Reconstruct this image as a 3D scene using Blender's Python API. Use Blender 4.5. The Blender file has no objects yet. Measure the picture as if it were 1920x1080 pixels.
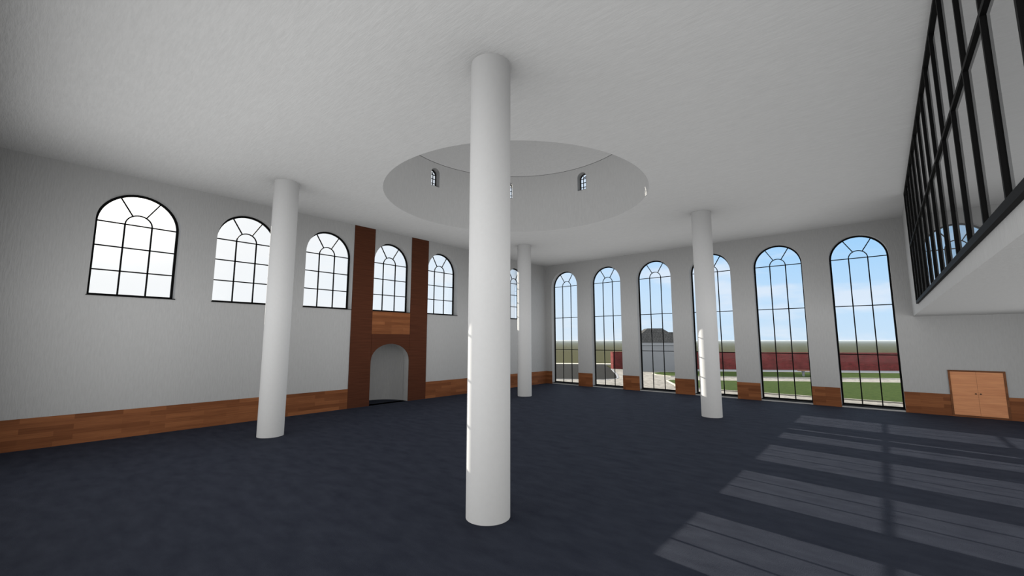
import bpy, bmesh, math, random
from mathutils import Vector, Matrix
PI = math.pi
R = math.radians
S = bpy.context.scene
COL = S.collection
random.seed(4)

# ------------------------------------------------------------------ camera
cam_d = bpy.data.cameras.new('camera')
cam = bpy.data.objects.new('camera', cam_d)
COL.objects.link(cam)
cam.location = (14.478, -19.776, 2.4)
cam.rotation_euler = (R(90 + 6.996), 0, R(40.783))
cam_d.sensor_width = 36.0
cam_d.lens = 797.34 / 1920 * 36
cam_d.clip_start = 0.05
cam_d.clip_end = 20000
S.camera = cam

# ------------------------------------------------------------------ view and renderer
S.view_settings.view_transform = 'Standard'
S.view_settings.look = 'None'
S.view_settings.gamma = 1
S.view_settings.use_curve_mapping = False
S.view_settings.exposure = 0.0
S.cycles.max_bounces = 8
S.cycles.diffuse_bounces = 0
S.cycles.glossy_bounces = 4
S.cycles.transparent_max_bounces = 16
S.cycles.transmission_bounces = 6
S.cycles.use_denoising = True
S.cycles.caustics_reflective = False
S.cycles.caustics_refractive = False
# ambient skylight spread by the renderer's fast global illumination
S.cycles.use_fast_gi = True
S.cycles.fast_gi_method = 'ADD'
S.cycles.ao_bounces_render = 1
S.cycles.ao_bounces = 1

# ------------------------------------------------------------------ sky
SUN_DIR = Vector((-1.0, 0.100, 0.285)).normalized()
world = bpy.data.worlds.new('sky')
S.world = world
world.use_nodes = True
world.light_settings.ao_factor = 0.50
world.light_settings.distance = 3.4
nt = world.node_tree
nt.nodes.clear()


def N(t, kind, **kw):
    n = t.nodes.new(kind)
    for k, v in kw.items():
        setattr(n, k, v)
    return n


def ramp(t, stops, interp='LINEAR'):
    n = t.nodes.new('ShaderNodeValToRGB')
    n.color_ramp.interpolation = interp
    e = n.color_ramp.elements
    while len(e) < len(stops):
        e.new(0.5)
    for i, (p, c) in enumerate(stops):
        e[i].position = p
        e[i].color = (c[0], c[1], c[2], 1) if len(c) == 3 else c
    return n


def math_node(t, op, a, b=None, clamp=False):
    n = t.nodes.new('ShaderNodeMath')
    n.operation = op
    n.use_clamp = clamp
    for i, v in enumerate((a, b)):
        if v is None:
            continue
        if isinstance(v, (int, float)):
            n.inputs[i].default_value = v
        else:
            t.links.new(v, n.inputs[i])
    return n.outputs[0]


def mixc(t, fac, a, b, mode='MIX'):
    n = t.nodes.new('ShaderNodeMix')
    n.data_type = 'RGBA'
    n.blend_type = mode
    for sock, v in ((n.inputs[0], fac), (n.inputs[6], a), (n.inputs[7], b)):
        if isinstance(v, (int, float)):
            sock.default_value = v
        elif isinstance(v, (tuple, list)):
            sock.default_value = (v[0], v[1], v[2], 1)
        else:
            t.links.new(v, sock)
    return n.outputs[2]


tc = N(nt, 'ShaderNodeTexCoord')
sep = N(nt, 'ShaderNodeSeparateXYZ')
nt.links.new(tc.outputs['Generated'], sep.inputs[0])
up = ramp(nt, [(0.0, (0.60, 0.78, 0.96)), (0.09, (0.52, 0.75, 1.0)), (0.18, (0.38, 0.67, 1.0)), (0.42, (0.62, 0.78, 1.0)), (0.75, (0.95, 0.95, 0.92))])
nt.links.new(sep.outputs[2], up.inputs[0])
# soft streaky cloud
mp = N(nt, 'ShaderNodeMapping')
mp.inputs['Scale'].default_value = (2.2, 2.2, 9.0)
nt.links.new(tc.outputs['Generated'], mp.inputs[0])
no = N(nt, 'ShaderNodeTexNoise')
no.inputs['Scale'].default_value = 1.7
no.inputs['Detail'].default_value = 7
no.inputs['Roughness'].default_value = 0.55
nt.links.new(mp.outputs[0], no.inputs['Vector'])
cl = ramp(nt, [(0.47, (0, 0, 0)), (0.66, (1, 1, 1))], 'EASE')
nt.links.new(no.outputs['Fac'], cl.inputs[0])
clf = math_node(nt, 'MULTIPLY', cl.outputs[0], 0.6)
skyc = mixc(nt, clf, up.outputs[0], (0.86, 0.90, 0.98))
# glare of the sun in the western haze
dot = N(nt, 'ShaderNodeVectorMath', operation='DOT_PRODUCT')
nrm = N(nt, 'ShaderNodeVectorMath', operation='NORMALIZE')
nt.links.new(tc.outputs['Generated'], nrm.inputs[0])
nt.links.new(nrm.outputs[0], dot.inputs[0])
dot.inputs[1].default_value = SUN_DIR
dpos = math_node(nt, 'MAXIMUM', dot.outputs['Value'], 0.0)
g1 = math_node(nt, 'POWER', dpos, 2.4)
g1 = math_node(nt, 'MULTIPLY', g1, 1.0, True)
sky2 = mixc(nt, g1, skyc, (0.98, 0.985, 0.99))
g2 = math_node(nt, 'POWER', dpos, 300.0)
g2 = math_node(nt, 'MULTIPLY', g2, 1.6)
add = N(nt, 'ShaderNodeVectorMath', operation='SCALE')
add.inputs[0].default_value = (1.0, 0.93, 0.82)
nt.links.new(g2, add.inputs['Scale'])
sky3 = mixc(nt, 1.0, sky2, add.outputs[0], 'ADD')
# light returned from the ground below the horizon
below = math_node(nt, 'LESS_THAN', sep.outputs[2], -0.002)
sky4 = mixc(nt, below, sky3, (0.80, 0.80, 0.78))
bg = N(nt, 'ShaderNodeBackground')
bg.inputs['Strength'].default_value = 1.0
nt.links.new(sky4, bg.inputs['Color'])
wo = N(nt, 'ShaderNodeOutputWorld')
nt.links.new(bg.outputs[0], wo.inputs['Surface'])

# ------------------------------------------------------------------ sun
sun_d = bpy.data.lights.new('sun', 'SUN')
sun_d.energy = 9.5
sun_d.angle = R(0.12)
sun_d.color = (1.0, 0.93, 0.82)
sun = bpy.data.objects.new('sun', sun_d)
COL.objects.link(sun)
sun.rotation_euler = SUN_DIR.to_track_quat('Z', 'Y').to_euler()
sun.location = (-30, 3, 12)

# broad soft fill light, added behind the viewpoint; the rear wall has no windows
rear_fill_d = bpy.data.lights.new('rear_fill_light', 'AREA')
rear_fill_d.shape = 'RECTANGLE'
rear_fill_d.size = 18.2
rear_fill_d.size_y = 4.6
rear_fill_d.energy = 330.0
rear_fill_d.color = (1.0, 1.0, 1.0)
day = bpy.data.objects.new('rear_fill_light', rear_fill_d)
COL.objects.link(day)
day.location = (11.0, -20.35, 3.1)
day.rotation_euler = (R(90), 0, 0)

gallery_fill_d = bpy.data.lights.new('gallery_fill_light', 'AREA')  # added fill brightening the space under the gallery, before the closed right wall
gallery_fill_d.shape = 'RECTANGLE'
gallery_fill_d.size = 14.0
gallery_fill_d.size_y = 2.6
gallery_fill_d.energy = 170.0
gallery_fill = bpy.data.objects.new('gallery_fill_light', gallery_fill_d)
COL.objects.link(gallery_fill)
gallery_fill.location = (20.3, -10.0, 1.65)
gallery_fill.rotation_euler = (R(90), 0, R(90))


# ------------------------------------------------------------------ materials
def mat(name, color, rough=0.8, spec=0.2):
    m = bpy.data.materials.new(name)
    m.use_nodes = True
    t = m.node_tree
    b = t.nodes['Principled BSDF']
    b.inputs['Base Color'].default_value = (*color, 1)
    b.inputs['Roughness'].default_value = rough
    b.inputs['Specular IOR Level'].default_value = spec
    return m, t, b


def objco(t, scale=(1, 1, 1), rot=(0, 0, 0)):
    c = t.nodes.new('ShaderNodeTexCoord')
    g = t.nodes.new('ShaderNodeMapping')
    g.inputs['Scale'].default_value = scale
    g.inputs['Rotation'].default_value = rot
    t.links.new(c.outputs['Object'], g.inputs[0])
    return g.outputs[0]


def noise(t, vec, scale, detail=4, rough=0.6):
    n = t.nodes.new('ShaderNodeTexNoise')
    n.inputs['Scale'].default_value = scale
    n.inputs['Detail'].default_value = detail
    n.inputs['Roughness'].default_value = rough
    t.links.new(vec, n.inputs['Vector'])
    return n.outputs['Fac']


def bump(t, b, h, strength, dist=0.01):
    n = t.nodes.new('ShaderNodeBump')
    n.inputs['Strength'].default_value = strength
    n.inputs['Distance'].default_value = dist
    t.links.new(h, n.inputs['Height'])
    t.links.new(n.outputs[0], b.inputs['Normal'])


def plaster(name, color, stretch, bstr=0.5, var=0.05):
    m, t, b = mat(name, color, 0.9, 0.1)
    v = objco(t, stretch)
    n1 = noise(t, v, 9, 5, 0.65)
    c = ramp(t, [(0.3, tuple(x * (1 - var) for x in color)), (0.7, tuple(min(1, x * (1 + var)) for x in color))])
    t.links.new(n1, c.inputs[0])
    t.links.new(c.outputs[0], b.inputs['Base Color'])
    bump(t, b, n1, bstr, 0.02)
    return m


WHITE = (0.50, 0.50, 0.495)
M = {}
M['wall'] = plaster('white_wall_paper', WHITE, (3.0, 3.0, 0.5))
M['ceiling'] = plaster('white_ceiling_paper', (0.60, 0.60, 0.595), (0.5, 3.0, 3.0), 0.4)
M['column'] = plaster('white_column_paint', (0.68, 0.68, 0.675), (1.5, 1.5, 1.5), 0.05, 0.015)
M['reveal'] = plaster('white_reveal_paint', (0.52, 0.52, 0.52), (2, 2, 2), 0.2)


def wood(name, dark, mid, light, wrow=0.115, wlen=0.85, axis='X', grain=1.0):
    """strip parquet laid in horizontal rows; axis is the horizontal axis of the face"""
    m, t, b = mat(name, mid, 0.55, 0.25)
    c = t.nodes.new('ShaderNodeTexCoord')
    sp = t.nodes.new('ShaderNodeSeparateXYZ')
    t.links.new(c.outputs['Object'], sp.inputs[0])
    cb = t.nodes.new('ShaderNodeCombineXYZ')
    t.links.new(sp.outputs[0 if axis == 'X' else 1], cb.inputs[0])
    t.links.new(sp.outputs[2], cb.inputs[1])
    br = t.nodes.new('ShaderNodeTexBrick')
    br.offset = 0.37
    br.offset_frequency = 2
    br.inputs['Color1'].default_value = (0, 0, 0, 1)
    br.inputs['Color2'].default_value = (1, 1, 1, 1)
    br.inputs['Mortar'].default_value = (0.3, 0.3, 0.3, 1)
    br.inputs['Scale'].default_value = 1
    br.inputs['Mortar Size'].default_value = 0.0012
    br.inputs['Brick Width'].default_value = wlen
    br.inputs['Row Height'].default_value = wrow
    t.links.new(cb.outputs[0], br.inputs['Vector'])
    mpp = t.nodes.new('ShaderNodeMapping')
    mpp.inputs['Scale'].default_value = (1.3, 34, 1)
    t.links.new(cb.outputs[0], mpp.inputs[0])
    g = noise(t, mpp.outputs[0], 1.0, 5, 0.6)
    f = math_node(t, 'MULTIPLY', br.outputs['Color'], 0.42)
    f2 = math_node(t, 'MULTIPLY', g, 0.75 * grain)
    f3 = math_node(t, 'ADD', f, f2)
    f4 = math_node(t, 'SUBTRACT', f3, 0.07, True)
    r = ramp(t, [(0.1, dark), (0.5, mid), (0.95, light)])
    t.links.new(f4, r.inputs[0])
    t.links.new(r.outputs[0], b.inputs['Base Color'])
    return m


WD = ((0.13, 0.042, 0.016), (0.235, 0.085, 0.034), (0.40, 0.155, 0.062))
M['wood_y'] = wood('cherry_parquet_along_left_wall', *WD, axis='Y')
M['wood_x'] = wood('cherry_parquet_along_window_wall', *WD, axis='X')


def dark_wood():
    col = (0.088, 0.030, 0.0155)
    m, t, b = mat('dark_mahogany', col, 0.6, 0.2)
    v = objco(t, (1.0, 0.7, 30))
    g = noise(t, v, 1.0, 6, 0.65)
    r = ramp(t, [(0.35, tuple(x * 0.8 for x in col)), (0.65, tuple(x * 1.22 for x in col))])
    t.links.new(g, r.inputs[0])
    t.links.new(r.outputs[0], b.inputs['Base Color'])
    return m


M['dark_wood'] = dark_wood()


def beech():
    col = (0.60, 0.27, 0.125)
    m, t, b = mat('pale_beech', col, 0.5, 0.25)
    v = objco(t, (0.8, 1, 14))
    g = noise(t, v, 1.3, 5, 0.6)
    r = ramp(t, [(0.3, (0.66, 0.27, 0.13)), (0.7, (0.86, 0.40, 0.195))])
    t.links.new(g, r.inputs[0])
    t.links.new(r.outputs[0], b.inputs['Base Color'])
    return m


M['beech'] = beech()
M['frame_wood'] = wood('brown_door_frame_wood', (0.12, 0.045, 0.02), (0.2, 0.08, 0.035), (0.3, 0.12, 0.055), 0.2, 3.0, 'X')


def carpet():
    base = (0.036, 0.048, 0.080)
    m, t, b = mat('navy_carpet', base, 0.7, 0.06)
    v = objco(t)
    fine = noise(t, v, 90, 3, 0.7)
    soft = noise(t, objco(t, (1.0, 2.2, 1)), 2.2, 4, 0.55)
    r1 = ramp(t, [(0.25, (0.028, 0.033, 0.050)), (0.75, (0.049, 0.056, 0.078))])
    t.links.new(soft, r1.inputs[0])
    r2 = ramp(t, [(0.2, (0.72, 0.72, 0.72)), (0.8, (1.28, 1.26, 1.24))])
    t.links.new(fine, r2.inputs[0])
    t.links.new(mixc(t, 1.0, r1.outputs[0], r2.outputs[0], 'MULTIPLY'), b.inputs['Base Color'])
    bump(t, b, fine, 1.0, 0.05)
    return m


M['carpet'] = carpet()
M['black'] = mat('black_window_metal', (0.006, 0.006, 0.006), 0.6, 0.1)[0]
M['knob'] = mat('black_knob_metal', (0.006, 0.006, 0.006), 0.3, 0.5)[0]


def glass(name, tint, ior, boost):
    m = bpy.data.materials.new(name)
    m.use_nodes = True
    t = m.node_tree
    t.nodes.clear()
    o = t.nodes.new('ShaderNodeOutputMaterial')
    tr = t.nodes.new('ShaderNodeBsdfTransparent')
    tr.inputs[0].default_value = (*tint, 1)
    gl = t.nodes.new('ShaderNodeBsdfGlossy')
    gl.inputs['Roughness'].default_value = 0.0
    gl.inputs['Color'].default_value = (1, 1, 1, 1)
    fr = t.nodes.new('ShaderNodeFresnel')
    fr.inputs['IOR'].default_value = ior
    f = math_node(t, 'MULTIPLY', fr.outputs[0], boost, True)
    mx = t.nodes.new('ShaderNodeMixShader')
    t.links.new(f, mx.inputs[0])
    t.links.new(tr.outputs[0], mx.inputs[1])
    t.links.new(gl.outputs[0], mx.inputs[2])
    t.links.new(mx.outputs[0], o.inputs[0])
    return m


M['glass'] = glass('clear_window_glass', (0.97, 0.98, 0.98), 1.3, 0.5)
M['gallery_glass'] = glass('reflective_gallery_glass', (0.90, 0.91, 0.92), 1.6, 1.0)


def speckle(name, c1, c2, scale, rough=0.9, c3=None, s2=1.0):
    m, t, b = mat(name, c1, rough, 0.1)
    v = objco(t)
    n1 = noise(t, v, scale, 4, 0.7)
    r = ramp(t, [(0.3, c1), (0.7, c2)])
    t.links.new(n1, r.inputs[0])
    out = r.outputs[0]
    if c3:
        n2 = noise(t, v, s2, 3, 0.6)
        r3 = ramp(t, [(0.55, (0, 0, 0)), (0.75, (1, 1, 1))])
        t.links.new(n2, r3.inputs[0])
        out = mixc(t, r3.outputs[0], out, c3)
    t.links.new(out, b.inputs['Base Color'])
    return m


M['field'] = speckle('dry_olive_field', (0.044, 0.042, 0.0105), (0.048, 0.045, 0.0125), 0.02)
M['grass'] = speckle('mown_grass', (0.025, 0.046, 0.008), (0.058, 0.085, 0.018), 6.0, 0.95)
M['asphalt'] = speckle('dark_asphalt', (0.012, 0.0116, 0.0102), (0.0155, 0.0148, 0.0132), 3.0)
M['pale_stone'] = speckle('pale_concrete', (0.48, 0.45, 0.38), (0.55, 0.52, 0.45), 2.0)
M['grey_concrete'] = speckle('grey_concrete', (0.28, 0.285, 0.30), (0.33, 0.335, 0.35), 1.5)
M['render_grey'] = speckle('pale_grey_render', (0.30, 0.30, 0.30), (0.33, 0.33, 0.33), 0.7)
M['outer_wall'] = speckle('outer_white_render', (0.34, 0.34, 0.34), (0.37, 0.37, 0.37), 0.7)


def pavers():
    m, t, b = mat('cream_cobbles', (0.6, 0.56, 0.48), 0.9, 0.1)
    v = objco(t)
    vo = t.nodes.new('ShaderNodeTexVoronoi')
    vo.inputs['Scale'].default_value = 6
    t.links.new(v, vo.inputs['Vector'])
    r = ramp(t, [(0.0, (0.21, 0.20, 0.18)), (0.5, (0.30, 0.28, 0.25)), (1.0, (0.38, 0.355, 0.32))])
    sx = t.nodes.new('ShaderNodeSeparateColor')
    t.links.new(vo.outputs['Color'], sx.inputs[0])
    t.links.new(sx.outputs[0], r.inputs[0])
    t.links.new(r.outputs[0], b.inputs['Base Color'])
    return m


M['pavers'] = pavers()


def brick(name, c1, c2, mortar, bw, rh, ms, rot=0.0, plane='XZ', offset=0.5):
    m, t, b = mat(name, c1, 0.9, 0.1)
    c = t.nodes.new('ShaderNodeTexCoord')
    sp = t.nodes.new('ShaderNodeSeparateXYZ')
    t.links.new(c.outputs['Object'], sp.inputs[0])
    cb = t.nodes.new('ShaderNodeCombineXYZ')
    sm = math_node(t, 'ADD', sp.outputs[0], sp.outputs[1])
    t.links.new(sm if plane == 'XZ' else sp.outputs[0], cb.inputs[0])
    t.links.new(sp.outputs[2] if plane == 'XZ' else sp.outputs[1], cb.inputs[1])
    br = t.nodes.new('ShaderNodeTexBrick')
    br.offset = offset
    br.inputs['Color1'].default_value = (*c1, 1)
    br.inputs['Color2'].default_value = (*c2, 1)
    br.inputs['Mortar'].default_value = (*mortar, 1)
    br.inputs['Scale'].default_value = 1
    br.inputs['Mortar Size'].default_value = ms
    br.inputs['Brick Width'].default_value = bw
    br.inputs['Row Height'].default_value = rh
    t.links.new(cb.outputs[0], br.inputs['Vector'])
    n1 = noise(t, cb.outputs[0], 2.0, 4, 0.6)
    r = ramp(t, [(0.3, (0.8, 0.8, 0.8)), (0.7, (1.15, 1.15, 1.15))])
    t.links.new(n1, r.inputs[0])
    t.links.new(mixc(t, 1.0, br.outputs['Color'], r.outputs[0], 'MULTIPLY'), b.inputs['Base Color'])
    return m


M['brick'] = brick('red_brickwork', (0.25, 0.052, 0.050), (0.175, 0.048, 0.042), (0.20, 0.08, 0.068), 0.30, 0.105, 0.008)
M['roof_tile'] = brick('dark_roof_tiles', (0.065, 0.063, 0.061), (0.082, 0.080, 0.077), (0.03, 0.03, 0.03), 0.22, 0.24, 0.016, plane='XY')
M['bench_wood'] = mat('red_brown_bench_wood', (0.30, 0.14, 0.08), 0.6)[0]


# ------------------------------------------------------------------ mesh helpers
def make(name, bm, m, parent=None, smooth=False):
    bmesh.ops.remove_doubles(bm, verts=bm.verts, dist=1e-5)
    bmesh.ops.recalc_face_normals(bm, faces=bm.faces)
    me = bpy.data.meshes.new(name)
    bm.to_mesh(me)
    bm.free()
    me.materials.append(m)
    if smooth:
        for p in me.polygons:
            p.use_smooth = True
        try:
            me.set_sharp_from_angle(angle=R(35))
        except Exception:
            pass
    o = bpy.data.objects.new(name, me)
    COL.objects.link(o)
    if parent:
        o.parent = parent
    return o


def tag(o, label=None, cat=None, group=None, kind=None):
    if label:
        o['label'] = label
    if cat:
        o['category'] = cat
    if group:
        o['group'] = group
    if kind:
        o['kind'] = kind
    return o


def empty(name, loc=(0, 0, 0), rz=0.0):
    o = bpy.data.objects.new(name, None)
    o.empty_display_size = 0.2
    COL.objects.link(o)
    o.location = loc
    o.rotation_euler = (0, 0, rz)
    return o


def box(bm, x0, x1, y0, y1, z0, z1):
    v = [bm.verts.new(p) for p in ((x0, y0, z0), (x1, y0, z0), (x1, y1, z0), (x0, y1, z0), (x0, y0, z1), (x1, y0, z1), (x1, y1, z1), (x0, y1, z1))]
    for f in ((3, 2, 1, 0), (4, 5, 6, 7), (0, 1, 5, 4), (1, 2, 6, 5), (2, 3, 7, 6), (3, 0, 4, 7)):
        bm.faces.new([v[i] for i in f])
    return v


def bevelled_box(bm, x0, x1, y0, y1, z0, z1, r=0.005):
    t = bmesh.new()
    box(t, x0, x1, y0, y1, z0, z1)
    bmesh.ops.bevel(t, geom=t.edges[:], offset=r, segments=2, affect='EDGES')
    me = bpy.data.meshes.new('tmp')
    t.to_mesh(me)
    t.free()
    bm.from_mesh(me)
    bpy.data.meshes.remove(me)


def prism(bm, pts, z0, z1):
    """vertical prism over an outline of (x, y) points"""
    a = [bm.verts.new((x, y, z0)) for x, y in pts]
    b = [bm.verts.new((x, y, z1)) for x, y in pts]
    bm.faces.new(a[::-1])
    bm.faces.new(b)
    n = len(pts)
    for i in range(n):
        bm.faces.new((a[i], a[(i + 1) % n], b[(i + 1) % n], b[i]))


def band(bm, outer, inner, y0, y1):
    """closed ring between two loops of (x, z) points, extruded from y0 to y1"""
    n = len(outer)
    L = []
    for loop in (outer, inner):
        for y in (y0, y1):
            L.append([bm.verts.new((x, y, z)) for x, z in loop])
    o0, o1, i0, i1 = L
    for i in range(n):
        j = (i + 1) % n
        bm.faces.new((o0[i], o0[j], i0[j], i0[i]))
        bm.faces.new((o1[i], i1[i], i1[j], o1[j]))
        bm.faces.new((o0[i], o1[i], o1[j], o0[j]))
        bm.faces.new((i0[i], i0[j], i1[j], i1[i]))


def arch_loop(w, z0, zc, rise=None, n=28):
    """outline of a round-headed opening, half width w, sill z0, springing zc"""
    rise = w if rise is None else rise
    pts = [(-w, z0)]
    for i in range(n + 1):
        a = PI - PI * i / n
        pts.append((w * math.cos(a), zc + rise * math.sin(a)))
    pts.append((w, z0))
    return pts


def bar(bm, p, q, w, y0, y1):
    """straight bar from p to q in the x-z plane"""
    d = Vector((q[0] - p[0], q[1] - p[1])).normalized()
    nx, nz = -d[1] * w / 2, d[0] * w / 2
    c = [(p[0] + nx, p[1] + nz), (q[0] + nx, q[1] + nz), (q[0] - nx, q[1] - nz), (p[0] - nx, p[1] - nz)]
    a = [bm.verts.new((x, y0, z)) for x, z in c]
    b = [bm.verts.new((x, y1, z)) for x, z in c]
    bm.faces.new(a)
    bm.faces.new(b[::-1])
    for i in range(4):
        j = (i + 1) % 4
        bm.faces.new((a[i], b[i], b[j], a[j]))


# ------------------------------------------------------------------ walls with round-headed openings
def wall_mesh(bm, s0, s1, zlo, zhi, openings, depth, mp, step=None, cut_faces=True):
    """openings: (centre, half width, sill, springing, rise). mp(s, d, z) gives the point; d = 0 is the room side"""
    def col_splits(a, b):
        if not step:
            return [a, b]
        k = max(1, int(math.ceil((b - a) / step)))
        return [a + (b - a) * i / k for i in range(k + 1)]

    def quad(s_a, z_a, s_b, z_b, s_c, z_c, s_d, z_d):
        for d in (0.0, depth):
            bm.faces.new([bm.verts.new(mp(s, d, z)) for s, z in ((s_a, z_a), (s_b, z_b), (s_c, z_c), (s_d, z_d))])

    def edge(s_a, z_a, s_b, z_b):
        bm.faces.new([bm.verts.new(p) for p in (mp(s_a, 0, z_a), mp(s_b, 0, z_b), mp(s_b, depth, z_b), mp(s_a, depth, z_a))])

    groups = {}
    for o in openings:
        groups.setdefault(round(o[0], 4), []).append(o)
    xs = sorted(groups)
    cur = s0
    for c in xs:
        g = sorted(groups[c], key=lambda o: o[2])
        w = g[0][1]
        sp = col_splits(cur, c - w)
        for a, b in zip(sp, sp[1:]):
            quad(a, zlo, b, zlo, b, zhi, a, zhi)
        n = 28
        ss = [c - w * math.cos(PI * i / n) for i in range(n + 1)]
        low = [zlo] * (n + 1)
        lowflat = True
        for (cc, ww, sill, zc, rise) in g:
            for i in range(n):
                if low[i] < sill or low[i + 1] < sill or not lowflat:
                    if abs(low[i] - sill) + abs(low[i + 1] - sill) > 1e-6:
                        quad(ss[i], low[i], ss[i + 1], low[i + 1], ss[i + 1], sill, ss[i], sill)
                edge(ss[i], sill, ss[i + 1], sill)
            up_ = [zc + rise * math.sqrt(max(0, 1 - ((s - cc) / ww) ** 2)) for s in ss]
            for i in range(n):
                edge(ss[i], up_[i], ss[i + 1], up_[i + 1])
            for s in (ss[0], ss[-1]):
                edge(s, sill, s, zc)
            low = up_
            lowflat = False
        for i in range(n):
            quad(ss[i], low[i], ss[i + 1], low[i + 1], ss[i + 1], zhi, ss[i], zhi)
        cur = c + w
    sp = col_splits(cur, s1)
    for a, b in zip(sp, sp[1:]):
        quad(a, zlo, b, zlo, b, zhi, a, zhi)
    # ends, top, bottom
    if not step:
        edge(s0, zlo, s0, zhi)
        edge(s1, zlo, s1, zhi)
    sp = col_splits(s0, s1)
    for a, b in zip(sp, sp[1:]):
        edge(a, zhi, b, zhi)


H = 6.65
CY, CX = -10.215, 6.375      # centre of the dome
W = 0.8525
TH = 0.32                    # wall thickness
SPR = 5.395
LEFT_Y = [-2.53 - 2.5625 * k for k in range(7)]
NORTH_X = [1.25 + 2.5615 * k for k in range(6)]
XE, YS = 20.4, -20.44
NICHE_W, NICHE_SPR, NICHE_RISE = 0.845, 1.63, 0.63
NY = LEFT_Y[3]

bm = bmesh.new()
ops = [(y, W, 3.5, SPR, W) for y in LEFT_Y] + [(NY, W, 0.0, NICHE_SPR, NICHE_RISE)]
wall_mesh(bm, YS - TH, TH, 0.0, H, ops, TH, lambda s, d, z: (-d, s, z))
tag(make('wall_left', bm, M['wall']), 'long white textured wall with seven high round-headed windows', 'wall', kind='structure')

bm = bmesh.new()
ops = [(x, W, 0.05, SPR, W) for x in NORTH_X]
wall_mesh(bm, 0.0, XE + TH, 0.0, H, ops, TH, lambda s, d, z: (s, d, z))
tag(make('wall_back', bm, M['wall']), 'white wall pierced by six tall floor-length arched windows', 'wall', kind='structure')

bm = bmesh.new()
box(bm, -TH, XE + TH, YS - TH, YS, 0, H)
tag(make('wall_front', bm, M['wall']), 'plain white wall behind the viewpoint', 'wall', kind='structure')
bm = bmesh.new()
box(bm, XE, XE + TH, YS, 0, 0, H)
tag(make('wall_right', bm, M['wall']), 'plain white wall under and behind the gallery', 'wall', kind='structure')

# floor (with its tongue into the niche)
bm = bmesh.new()
box(bm, -TH, XE + TH, YS - TH, TH, -0.2, 0.0)
box(bm, -1.7, -TH, NY - 1.2, NY + 1.2, -0.2, 0.0)
tag(make('floor', bm, M['carpet']), 'dark navy blue carpet covering the whole hall', 'floor', kind='structure')

# ceiling with the round dome opening
DR = 3.87
bm = bmesh.new()
n = 128
x0, x1, y0, y1 = -TH, XE + TH, YS - TH, TH
angs = sorted(set([2 * PI * i / n for i in range(n)] + [math.atan2(yy - CY, xx - CX) % (2 * PI) for xx in (x0, x1) for yy in (y0, y1)]))


def on_rect(a):
    c, s = math.cos(a), math.sin(a)
    t = []
    if abs(c) > 1e-9:
        t.append(((x1 if c > 0 else x0) - CX) / c)
    if abs(s) > 1e-9:
        t.append(((y1 if s > 0 else y0) - CY) / s)
    t = min(t)
    return CX + c * t, CY + s * t


rings = []
for z, hr in ((H, DR), (H + 0.3, DR + 0.2)):
    rings.append(([bm.verts.new((CX + hr * math.cos(a), CY + hr * math.sin(a), z)) for a in angs],
                  [bm.verts.new((*on_rect(a), z)) for a in angs]))
k = len(angs)
for i in range(k):
    j = (i + 1) % k
    for (a, b) in rings:
        bm.faces.new((a[i], a[j], b[j], b[i]))
    bm.faces.new((rings[0][0][i], rings[0][0][j], rings[1][0][j], rings[1][0][i]))
    bm.faces.new((rings[0][1][i], rings[0][1][j], rings[1][1][j], rings[1][1][i]))
tag(make('ceiling', bm, M['ceiling']), 'flat white textured ceiling with a large round opening', 'ceiling', kind='structure')

# drum and dome over the opening
DZ1 = 8.91
DWW, DSILL, DSPR = 0.19, 8.02, 8.52
drum_angs = [R(45 * i) for i in range(8)]
bm = bmesh.new()
off = R(22.5)
ops = [(DR * (a - off) % (2 * PI * DR), DWW, DSILL, DSPR, DWW) for a in drum_angs]
wall_mesh(bm, 0.0, 2 * PI * DR, H + 0.0, DZ1, ops, 0.3,
          lambda s, d, z: (CX + (DR + d) * math.cos(off + s / DR), CY + (DR + d) * math.sin(off + s / DR), z), step=0.12)
tag(make('wall_drum', bm, M['wall']), 'round white drum wall rising above the ceiling opening', 'wall', kind='structure')
bm = bmesh.new()
for rr, zz in ((DR - 0.012, DZ1 + 0.006), (DR + 0.3, DZ1)):
    prev = None
    m_ = 24
    for i in range(m_ + 1):
        b_ = PI / 2 * i / m_
        ring = [bm.verts.new((CX + rr * math.cos(b_) * math.cos(2 * PI * q / 96), CY + rr * math.cos(b_) * math.sin(2 * PI * q / 96), zz + rr * 0.8 * math.sin(b_))) for q in range(96)]
        if prev:
            for q in range(96):
                bm.faces.new((prev[q], prev[(q + 1) % 96], ring[(q + 1) % 96], ring[q]))
        prev = ring
tag(make('ceiling_dome', bm, M['ceiling'], smooth=True), 'shallow white dome closing the round drum', 'dome', kind='structure')

# ------------------------------------------------------------------ niche behind the left wall
bm = bmesh.new()
ND = 1.0
prof = [(-TH, NY + NICHE_W)]
for i in range(33):
    a = PI * i / 32
    prof.append((-TH - ND * math.sin(a), NY + NICHE_W * math.cos(a)))
prof = prof[1:]
for z0_, z1_ in ((0.0, 2.75),):
    ins = [(bm.verts.new((x, y, z0_)), bm.verts.new((x, y, z1_))) for x, y in prof]
    out = [(bm.verts.new((x * 1.0 - 0.15 * math.sin(PI * i / 32), NY + (y - NY) * 1.15, z0_)), bm.verts.new((x - 0.15 * math.sin(PI * i / 32), NY + (y - NY) * 1.15, z1_ + 0.15))) for i, (x, y) in enumerate(prof)]
    for L in (ins, out):
        for i in range(len(L) - 1):
            bm.faces.new((L[i][0], L[i + 1][0], L[i + 1][1], L[i][1]))
        bm.faces.new([v[1] for v in L])
tag(make('wall_niche', bm, M['wall'], smooth=True), 'curved white wall inside the arched niche', 'niche wall', kind='structure')


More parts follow.
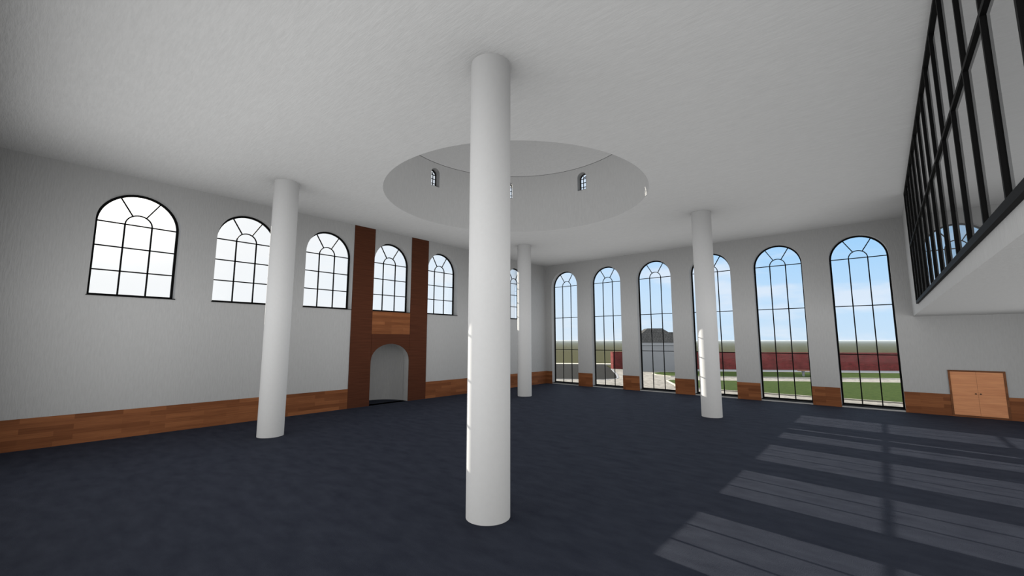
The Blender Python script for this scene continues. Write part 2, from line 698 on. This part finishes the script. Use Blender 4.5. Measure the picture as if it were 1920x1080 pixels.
# ------------------------------------------------------------------ windows
def window(name, w, sill, zc, bars, rx, loc, rz, depth=0.25, fw=0.055, bw=0.036, tall=False, ledge=0.02):
    e = empty(name, loc, rz)
    sx = w / W
    bm_ = bmesh.new()
    band(bm_, arch_loop(w + 0.0, sill, zc), arch_loop(w - fw * sx, sill + fw * sx * 1.2, zc + (0.0)), depth, depth + 0.05)
    make('frame', bm_, M['black'], e)
    bm_ = bmesh.new()
    ya, yb = depth + 0.012, depth + 0.04
    wi = w - fw * sx
    for z in bars:
        ww = wi if z <= zc + 0.03 else wi
        bar(bm_, (-ww, z), (ww, z), bw * 0.85, ya, yb)
    zt = bars[0]
    for s in (-1, 1):
        bar(bm_, (s * rx, sill + fw * sx), (s * rx, zt), bw, ya, yb)
        a = R(60)
        bar(bm_, (s * rx * math.cos(a), zt + rx * math.sin(a)), (s * (wi + 0.01) * math.cos(a), zt - 0.02 + (wi + 0.01) * math.sin(a)), bw * 0.85, ya, yb)
    r0, r1 = rx - bw * 0.42, rx + bw * 0.42
    k_ = 20
    o_ = [(-r1, zt)] + [(r1 * math.cos(PI - PI * i / k_), zt + r1 * math.sin(PI * i / k_)) for i in range(1, k_)] + [(r1, zt)]
    i_ = [(-r0, zt)] + [(r0 * math.cos(PI - PI * i / k_), zt + r0 * math.sin(PI * i / k_)) for i in range(1, k_)] + [(r0, zt)]
    vs = [[[bm_.verts.new((x, y, z)) for x, z in L] for y in (ya, yb)] for L in (o_, i_)]
    for i in range(k_):
        bm_.faces.new((vs[0][0][i], vs[0][0][i + 1], vs[1][0][i + 1], vs[1][0][i]))
        bm_.faces.new((vs[0][1][i], vs[1][1][i], vs[1][1][i + 1], vs[0][1][i + 1]))
        bm_.faces.new((vs[0][0][i], vs[0][1][i], vs[0][1][i + 1], vs[0][0][i + 1]))
        bm_.faces.new((vs[1][0][i], vs[1][0][i + 1], vs[1][1][i + 1], vs[1][1][i]))
    make('muntin_grid', bm_, M['black'], e)
    bm_ = bmesh.new()
    loop = arch_loop(w - fw * sx * 0.5, sill + fw * sx * 0.5, zc)
    ga = [bm_.verts.new((x, depth + 0.026, z)) for x, z in loop]
    bm_.faces.new(ga)
    make('glass_pane', bm_, M['glass'], e)
    bm_ = bmesh.new()
    box(bm_, -w - 0.015 * sx, w + 0.015 * sx, -ledge, depth + 0.06, sill - 0.008, sill + 0.012)
    make('sill', bm_, M['black'], e)
    return e


def copy_tree(o, parent=None):
    c = o.copy()
    COL.objects.link(c)
    c.parent = parent
    for ch in list(o.children):
        copy_tree(ch, c)
    return c


ORD = ['first', 'second', 'third', 'fourth', 'fifth', 'sixth', 'seventh']
wn = 1
lw = None
left_note = ['high arched window nearest the far corner, partly behind the far column',
             'high arched window second from the far corner, hidden behind the near column',
             'high arched window just right of the dark mahogany surround',
             'high arched window between the two dark mahogany uprights',
             'high arched window just left of the dark mahogany surround',
             'high arched window half covered by the column beside the left wall',
             'high arched window with the sun glaring at its top']
for i, y in enumerate(LEFT_Y):
    loc = (0, y, 0)
    if lw is None:
        o = lw = window('window_1', W, 3.5, SPR, [5.415, 4.79, 4.17], 0.275, loc, PI / 2)
    else:
        o = copy_tree(lw)
        o.location = loc
    o.name = 'window_%d' % wn
    wn += 1
    tag(o, left_note[i], 'window', 'high arched windows of the left wall', 'structure')
tw = None
tall_note = ['tall arched window next to the corner, looking onto the dark asphalt',
             'tall arched window showing the end of the red brick wall',
             'tall arched window with the grey gatehouse outside it',
             'tall arched window behind the right-hand column',
             'tall arched window showing the bench on the grass outside',
             'tall arched window closest to the glazed gallery']
for i, x in enumerate(NORTH_X):
    loc = (x, 0, 0)
    if tw is None:
        o = tw = window('window_1', W, 0.062, SPR, [5.415, 3.65, 1.885], 0.275, loc, 0.0, tall=True, ledge=0.0)
    else:
        o = copy_tree(tw)
        o.location = loc
    o.name = 'window_%d' % wn
    wn += 1
    tag(o, tall_note[i], 'window', 'tall arched windows of the window wall', 'structure')
dw = None
for i, a in enumerate(drum_angs):
    loc = (CX + DR * math.cos(a), CY + DR * math.sin(a), 0)
    rz = a - PI / 2
    if dw is None:
        o = dw = window('window_1', DWW, DSILL, DSPR, [8.53, 8.37, 8.20], 0.06, loc, rz, depth=0.2, fw=0.10, bw=0.022, ledge=0.0)
    else:
        o = copy_tree(dw)
        o.location = loc
        o.rotation_euler = (0, 0, rz)
    o.name = 'window_%d' % wn
    wn += 1
    lab = {4: 'tiny arched drum window on the side above the mahogany surround', 2: 'tiny arched drum window on the side towards the tall windows',
           3: 'tiny arched drum window showing only a sliver past the near column'}.get(i, 'tiny arched window high in the round drum, out of sight')
    tag(o, lab, 'window', 'tiny arched windows of the drum', 'structure')

# ------------------------------------------------------------------ wainscot
BH, BT = 0.68, 0.018


def wains(name, x0_, x1_, y0_, y1_, m, label):
    b_ = bmesh.new()
    box(b_, x0_, x1_, y0_, y1_, 0.0, BH)
    tag(make(name, b_, m), label, 'wainscot', 'cherry wood wainscot boards', 'structure')


wains('baseboard_left', 0, BT, YS, NY - W - 0.85, M['wood_y'], 'long cherry wood wainscot running left of the dark surround')
wains('baseboard_left', 0, BT, NY + W + 0.865, 0, M['wood_y'], 'cherry wood wainscot between the dark surround and the far corner')
edges = [0.0]
for x in NORTH_X:
    edges += [x - W, x + W]
wlab = ['narrow cherry wainscot piece in the far corner', 'cherry wainscot piece between the first and second tall windows from the corner',
        'cherry wainscot piece between the brick-end window and the gatehouse window',
        'cherry wainscot piece just left of the right-hand column', 'cherry wainscot piece just right of the right-hand column',
        'cherry wainscot piece between the two tall windows nearest the gallery']
for i in range(6):
    wains('baseboard_back', edges[2 * i] + (BT if i == 0 else 0), edges[2 * i + 1], -BT, 0, M['wood_x'], wlab[i])
wains('baseboard_back', edges[12], 16.01, -BT, 0, M['wood_x'], 'cherry wainscot between the last tall window and the beech cupboard')
wains('baseboard_back', 17.245, XE, -BT, 0, M['wood_x'], 'cherry wainscot on the far side of the beech cupboard')
wains('baseboard_front', 0, XE, YS, YS + BT, M['wood_x'], 'cherry wainscot along the wall behind the viewpoint')
wains('baseboard_right', XE - BT, XE, YS, 0, M['wood_y'], 'cherry wainscot under the gallery wall')

# ------------------------------------------------------------------ mahogany surround of the niche
e = empty('niche_surround', (0, NY, 0))
PT = 0.022
bm = bmesh.new()
a0, a1 = -W - 0.845, W + 0.865
wi = NICHE_W
# uprights and lower panel with the arched cut, one board
def yz(bm_, y0_, y1_, z0_, z1_):
    box(bm_, 0.0, PT, y0_, y1_, z0_, z1_)
yz(bm, a0, -W, 0, H)
yz(bm, W, a1, 0, H)
n_ = 28
ss = [-wi * math.cos(PI * i / n_) for i in range(n_ + 1)]
zz = [NICHE_SPR + NICHE_RISE * math.sqrt(max(0, 1 - (s / wi) ** 2)) for s in ss]
for x in (0.0, PT):
    for i in range(n_):
        bm.faces.new([bm.verts.new(p) for p in ((x, ss[i], zz[i]), (x, ss[i + 1], zz[i + 1]), (x, ss[i + 1], 2.63), (x, ss[i], 2.63))])
for i in range(n_):
    bm.faces.new([bm.verts.new(p) for p in ((0, ss[i], zz[i]), (0, ss[i + 1], zz[i + 1]), (PT, ss[i + 1], zz[i + 1]), (PT, ss[i], zz[i]))])
make('mahogany_cladding', bm, M['dark_wood'], e)
bm = bmesh.new()
box(bm, 0, 0.020, -W, W, 2.63, 3.49)
tag(make('parquet_panel', bm, M['wood_y'], e), 'lighter cherry parquet panel under the window')
tag(e, 'dark mahogany wall cladding framing the arched niche, two uprights reaching the ceiling', 'wall cladding')

# ------------------------------------------------------------------ columns
def column(x, y, label, src=None):
    if src is None:
        b_ = bmesh.new()
        r_ = 0.305
        prof_ = [(r_, 0.0), (r_, H)]
        segs = 64
        rr = [[b_.verts.new((r_ * math.cos(2 * PI * i / segs), r_ * math.sin(2 * PI * i / segs), z)) for i in range(segs)] for z in (0.0, 0.4, H / 2, H - 0.4, H)]
        for q in range(len(rr) - 1):
            for i in range(segs):
                b_.faces.new((rr[q][i], rr[q][(i + 1) % segs], rr[q + 1][(i + 1) % segs], rr[q + 1][i]))
        b_.faces.new(rr[0][::-1])
        b_.faces.new(rr[-1])
        o = make('round_column', b_, M['column'], smooth=True)
    else:
        o = src.copy()
        COL.objects.link(o)
    o.location = (x, y, 0)
    return tag(o, label, 'column', 'round white columns around the dome', 'thing')


c0 = column(10.195, -15.316, 'thick white round column in the middle of the view, nearest of the four')
column(2.555, -15.335, 'white round column beside the left wall, left of the dark surround', c0)
column(10.215, -5.115, 'white round column in front of the tall windows with a sunlit streak', c0)
column(2.54, -5.095, 'thinnest-looking white round column near the far corner', c0)

# ------------------------------------------------------------------ gallery
GX = 15.347
GZ = 3.197
GY0, GPITCH, GN = -3.2, 0.967, 15
GY1 = GY0 - GPITCH * GN
bm = bmesh.new()
box(bm, GX, XE, YS, 0, GZ, 3.47)
tag(make('floor_gallery', bm, M['wall']), 'white underside and floor slab of the overhanging gallery', 'gallery floor', kind='structure')
bm = bmesh.new()
box(bm, GX, GX + 0.12, GY0, 0, 3.47, H)
box(bm, GX, GX + 0.12, YS, GY1, 3.47, H)
tag(make('wall_gallery', bm, M['wall']), 'narrow white wall beside the gallery glazing', 'gallery wall', kind='structure')

e = empty('gallery_screen', (15.30, 0, 3.44))
def rail(name, z0_, z1_, x0_=0.0, x1_=0.06):
    b_ = bmesh.new()
    box(b_, x0_, x1_, GY1, GY0, z0_ - 3.44, z1_ - 3.44)
    return make(name, b_, M['black'], e)
rail('bottom_rail', 3.42, 3.50, 0.0, 0.08)
rail('middle_rail', 5.05, 5.095, 0.0, 0.04)
rail('top_rail', 6.59, 6.65)
mul = None
for i in range(GN + 1):
    if mul is None:
        bm = bmesh.new()
        box(bm, 0.0, 0.04, -0.022, 0.022, 0.06, 3.15)
        mul = make('mullion', bm, M['black'], e)
        o = mul
    else:
        o = mul.copy()
        COL.objects.link(o)
    o.location = (0.001, GY0 - GPITCH * i + (-0.028 if i == 0 else 0.028 if i == GN else 0), 0)
bm = bmesh.new()
bm.faces.new([bm.verts.new(p) for p in ((0.03, GY0, 0.02), (0.03, GY1, 0.02), (0.03, GY1, 3.18), (0.03, GY0, 3.18))])
tag(make('glass_pane', bm, M['gallery_glass'], e), 'reflective clear glazing')
tag(e, 'tall black metal glazed screen along the front of the raised gallery', 'glass screen')

# ------------------------------------------------------------------ cupboard
e = empty('cupboard', (16.63, 0, 0))
cw0, cw1 = -0.62, 0.62
bm = bmesh.new()
for (xa, xb, za, zb) in ((cw0, cw0 + 0.045, 0.035, 1.45), (cw1 - 0.052, cw1, 0.035, 1.45), (cw0 + 0.045, cw1 - 0.052, 1.405, 1.45), (cw0 + 0.045, cw1 - 0.052, 0.035, 0.058)):
    box(bm, xa, xb, -0.03, 0.0, za, zb)
tag(make('frame', bm, M['frame_wood'], e), 'darker brown wooden frame')
bm = bmesh.new()
box(bm, cw0, cw1, -0.02, 0.0, 0.0, 0.035)
make('plinth', bm, M['wood_x'], e)
mid = -0.0035
for s, (xa, xb) in ((-1, (cw0 + 0.045, mid - 0.0015)), (1, (mid + 0.0015, cw1 - 0.052))):
    bm = bmesh.new()
    bevelled_box(bm, xa, xb, -0.022, -0.002, 0.06, 1.403, 0.0015)
    d = make('door', bm, M['beech'], e)
    bm = bmesh.new()
    kx = mid + s * 0.052
    for q, (r_, y_) in enumerate(((0.009, -0.022), (0.009, -0.034), (0.017, -0.037), (0.020, -0.045), (0.016, -0.053), (0.001, -0.056))):
        ring = [bm.verts.new((kx + r_ * math.cos(2 * PI * i / 16), y_, 0.735 + r_ * math.sin(2 * PI * i / 16))) for i in range(16)]
        if q:
            for i in range(16):
                bm.faces.new((prev[i], prev[(i + 1) % 16], ring[(i + 1) % 16], ring[i]))
        prev = ring
    tag(make('knob', bm, M['knob'], d, smooth=True), 'small round black knob')
tag(e, 'low two-door pale beech wall cupboard with black knobs, under the gallery', 'cupboard')

# ------------------------------------------------------------------ outside: ground, road, lawns
bm = bmesh.new()
rings = []
bm.faces.new([bm.verts.new((4000 * math.cos(2 * PI * i / 96), 4000 * math.sin(2 * PI * i / 96), -0.22)) for i in range(96)])
tag(make('ground', bm, M['field']), 'flat olive green field reaching the horizon', 'field', kind='structure')
A33 = R(33)
E1 = (math.cos(A33), math.sin(A33))
NN = (-E1[1], E1[0])


def uv(u, v):
    return (u * E1[0] + v * NN[0], u * E1[1] + v * NN[1])


bm = bmesh.new()
prism(bm, [uv(-70, 3.7), uv(3.7, 3.72), (0.9, 5.33), (1.12, 5.92), (0.95, 6.68), uv(4.65, 8), uv(4.85, 14.4), uv(4.85, 21.7), uv(-70, 21.7)], -0.21, -0.115)
tag(make('road', bm, M['asphalt']), 'dark asphalt forecourt outside the corner windows', 'road', kind='structure')
bm = bmesh.new()
prism(bm, [uv(-70, 21.7), uv(60, 21.7), uv(60, 23.2), uv(-70, 23.2)], -0.21, -0.09)
tag(make('kerb', bm, M['pale_stone']), 'pale kerb strip along the far side of the asphalt', 'kerb', kind='structure')
bm = bmesh.new()
prism(bm, [(-6.4, TH), (XE + TH, TH), (40, TH), (40, 40.9), uv(4.87, 14.34), uv(4.67, 8), (0.99, 6.68), (1.16, 5.92), (0.93, 5.3), uv(3.72, 3.7), uv(-5.0, 3.7)], -0.21, -0.10)
tag(make('path', bm, M['pavers']), 'cream cobbled paving around the hall', 'paving', kind='structure')
# raised edging between the asphalt and the cobbles
bm = bmesh.new()
epts = [uv(-5, 3.66), uv(3.7, 3.66), (0.95, 5.28), (1.2, 5.9), (1.03, 6.70), uv(4.75, 8), uv(4.95, 14.3)]
epts2 = [uv(-5, 3.78), uv(3.55, 3.78), (0.84, 5.36), (1.1, 5.92), (0.93, 6.64), uv(4.63, 8), uv(4.83, 14.3)]
prism(bm, epts + epts2[::-1], -0.20, -0.085)
tag(make('kerb', bm, M['grey_concrete']), 'thin grey kerb between the asphalt and the cobbles', 'kerb', kind='structure')


def inset(pts, d):
    """shrink a convex-ish outline by d"""
    n_ = len(pts)
    area = sum(pts[i][0] * pts[(i + 1) % n_][1] - pts[(i + 1) % n_][0] * pts[i][1] for i in range(n_))
    sg = 1 if area > 0 else -1
    out = []
    for i in range(n_):
        p0, p1, p2 = Vector(pts[i - 1]), Vector(pts[i]), Vector(pts[(i + 1) % n_])
        d1, d2 = (p1 - p0).normalized(), (p2 - p1).normalized()
        n1, n2 = Vector((-d1[1], d1[0])) * sg, Vector((-d2[1], d2[0])) * sg
        b_ = (n1 + n2)
        b_ = b_ / max(0.3, b_.length_squared) * 2 * 1.0
        out.append((p1[0] + b_[0] * d, p1[1] + b_[1] * d))
    return out


def lawn(pts, label):
    e_ = empty('lawn', (pts[0][0], pts[0][1], -0.1))
    ox, oy = pts[0]
    b_ = bmesh.new()
    prism(b_, [(x - ox, y - oy) for x, y in inset(pts, 0.10)], -0.05, 0.045)
    make('turf', b_, M['grass'], e_)
    b_ = bmesh.new()
    o_ = [(x - ox, y - oy) for x, y in pts]
    i_ = [(x - ox, y - oy) for x, y in inset(pts, 0.10)]
    vs = [[b_.verts.new((x, y, z)) for x, y in L] for L, z in ((o_, -0.05), (o_, 0.05), (i_, 0.05), (i_, -0.05))]
    for q in range(3):
        for i in range(len(pts)):
            j = (i + 1) % len(pts)
            b_.faces.new((vs[q][i], vs[q][j], vs[q + 1][j], vs[q + 1][i]))
    make('edging', b_, M['pale_stone'], e_)
    e_['kind'] = 'structure'
    return tag(e_, label, 'lawn')


lawn([(5.9, 3.40), (38, 3.40), (38, 29.2), (4.42, 7.36), (4.22, 7.1), (4.25, 6.6), (5.45, 4.6)], 'wide green lawn between the hall and the cream footpath')
lawn([(3.25, 10.02), (38, 32.6), (38, 38.5), uv(11.0, 11.75), uv(10.5, 10.4), (2.0, 13.65), (1.25, 13.1), (0.98, 12.45), (1.2, 11.7), (1.9, 10.75)], 'farther green lawn strip in front of the red brick wall')
bm = bmesh.new()
prism(bm, [uv(10.44, 11.85), uv(52, 11.85), uv(52, 14.34), uv(10.44, 14.34)], -0.12, -0.06)
tag(make('path', bm, M['grey_concrete']), 'grey concrete strip at the foot of the brick wall', 'paving', kind='structure')

# brick boundary walls
def brick_wall(u0, u1, label, skew=0.0):
    o_ = uv(u0, 14.36)
    e_ = empty('garden_wall', (o_[0], o_[1], -0.12), A33)
    b_ = bmesh.new()
    prism(b_, [(0, 0), (u1 - u0, 0), (u1 - u0, 0.34), (skew, 0.34)], 0, 1.46)
    make('brickwork', b_, M['brick'], e_)
    b_ = bmesh.new()
    prism(b_, [(-0.01, -0.012), (u1 - u0, -0.012), (u1 - u0, 0.352), (skew - 0.01, 0.352)], 1.46, 1.505)
    make('coping', b_, M['brick'], e_)
    return tag(e_, label, 'garden wall', 'red brick boundary walls', 'thing')


brick_wall(5.05, 6.36, 'short red brick wall whose sunlit end meets the asphalt', -0.173)
brick_wall(10.42, 52, 'long red brick boundary wall behind the lawns')

# ------------------------------------------------------------------ gatehouse
o_ = uv(6.36, 11.5)
gh = empty('gatehouse', (o_[0], o_[1], -0.1), A33)
gw, gd = 4.06, 5.2
bm = bmesh.new()
box(bm, 0, gw, 0, gd, 0, 2.12)
make('wall', bm, M['render_grey'], gh)
bm = bmesh.new()
box(bm, -0.06, gw + 0.06, -0.06, gd + 0.06, 2.10, 2.31)
make('fascia', bm, M['outer_wall'], gh)


def hip(bm_, x0_, x1_, y0_, y1_, z0_, rz_, rx0, rx1, ry0, ry1):
    v = [bm_.verts.new(p) for p in ((x0_, y0_, z0_), (x1_, y0_, z0_), (x1_, y1_, z0_), (x0_, y1_, z0_), (rx0, ry0, rz_), (rx1, ry0, rz_), (rx1, ry1, rz_), (rx0, ry1, rz_))]
    for f in ((3, 2, 1, 0), (0, 1, 5, 4), (1, 2, 6, 5), (2, 3, 7, 6), (3, 0, 4, 7)):
        bm_.faces.new([v[i] for i in f])
    bm_.faces.new(v[4:])


bm = bmesh.new()
hip(bm, -0.1, gw + 0.1, -0.1, gd + 0.1, 2.31, 3.50, 1.55, 2.75, 1.75, gd - 1.75)
make('roof', bm, M['roof_tile'], gh)
bm = bmesh.new()
hip(bm, 2.2, gw + 0.4, 1.25, gd, 2.32, 3.18, 2.6, gw + 0.3, 1.9, gd - 1.9)
make('side_roof', bm, M['roof_tile'], gh)
tag(gh, 'small grey gatehouse with a dark tiled hipped roof', 'building')

# ------------------------------------------------------------------ bench
b0 = empty('bench', (10.62, 16.0, -0.1), R(14))
bm = bmesh.new()
for q in range(4):
    bevelled_box(bm, -0.75, 0.75, -0.22 + q * 0.113, -0.22 + q * 0.113 + 0.10, 0.40, 0.45, 0.006)
make('seat', bm, M['bench_wood'], b0)
for s in (-1, 1):
    bm = bmesh.new()
    bevelled_box(bm, s * 0.42 - 0.05, s * 0.42 + 0.05, -0.18, 0.18, 0.0, 0.33, 0.01)
    bevelled_box(bm, s * 0.42 - 0.08, s * 0.42 + 0.08, -0.21, 0.21, 0.33, 0.40, 0.01)
    make('leg', bm, M['grey_concrete'], b0)
tag(b0, 'low backless garden bench with a brown slatted seat on concrete legs, on the lawn', 'bench')

# ------------------------------------------------------------------ haze over the far fields
hz = bpy.data.materials.new('thin_air_haze')
hz.use_nodes = True
t = hz.node_tree
t.nodes.clear()
vo = t.nodes.new('ShaderNodeVolumeScatter')
vo.inputs['Color'].default_value = (0.36, 0.44, 0.52, 1)
vo.inputs['Density'].default_value = 0.0012
vo.inputs['Anisotropy'].default_value = 0.0
oo = t.nodes.new('ShaderNodeOutputMaterial')
t.links.new(vo.outputs[0], oo.inputs['Volume'])
bm = bmesh.new()
box(bm, -3500, 3500, 60, 3500, -0.2, 2.3)
o = make('haze', bm, hz)
tag(o, 'thin pale haze over the distant fields', 'haze', kind='stuff')
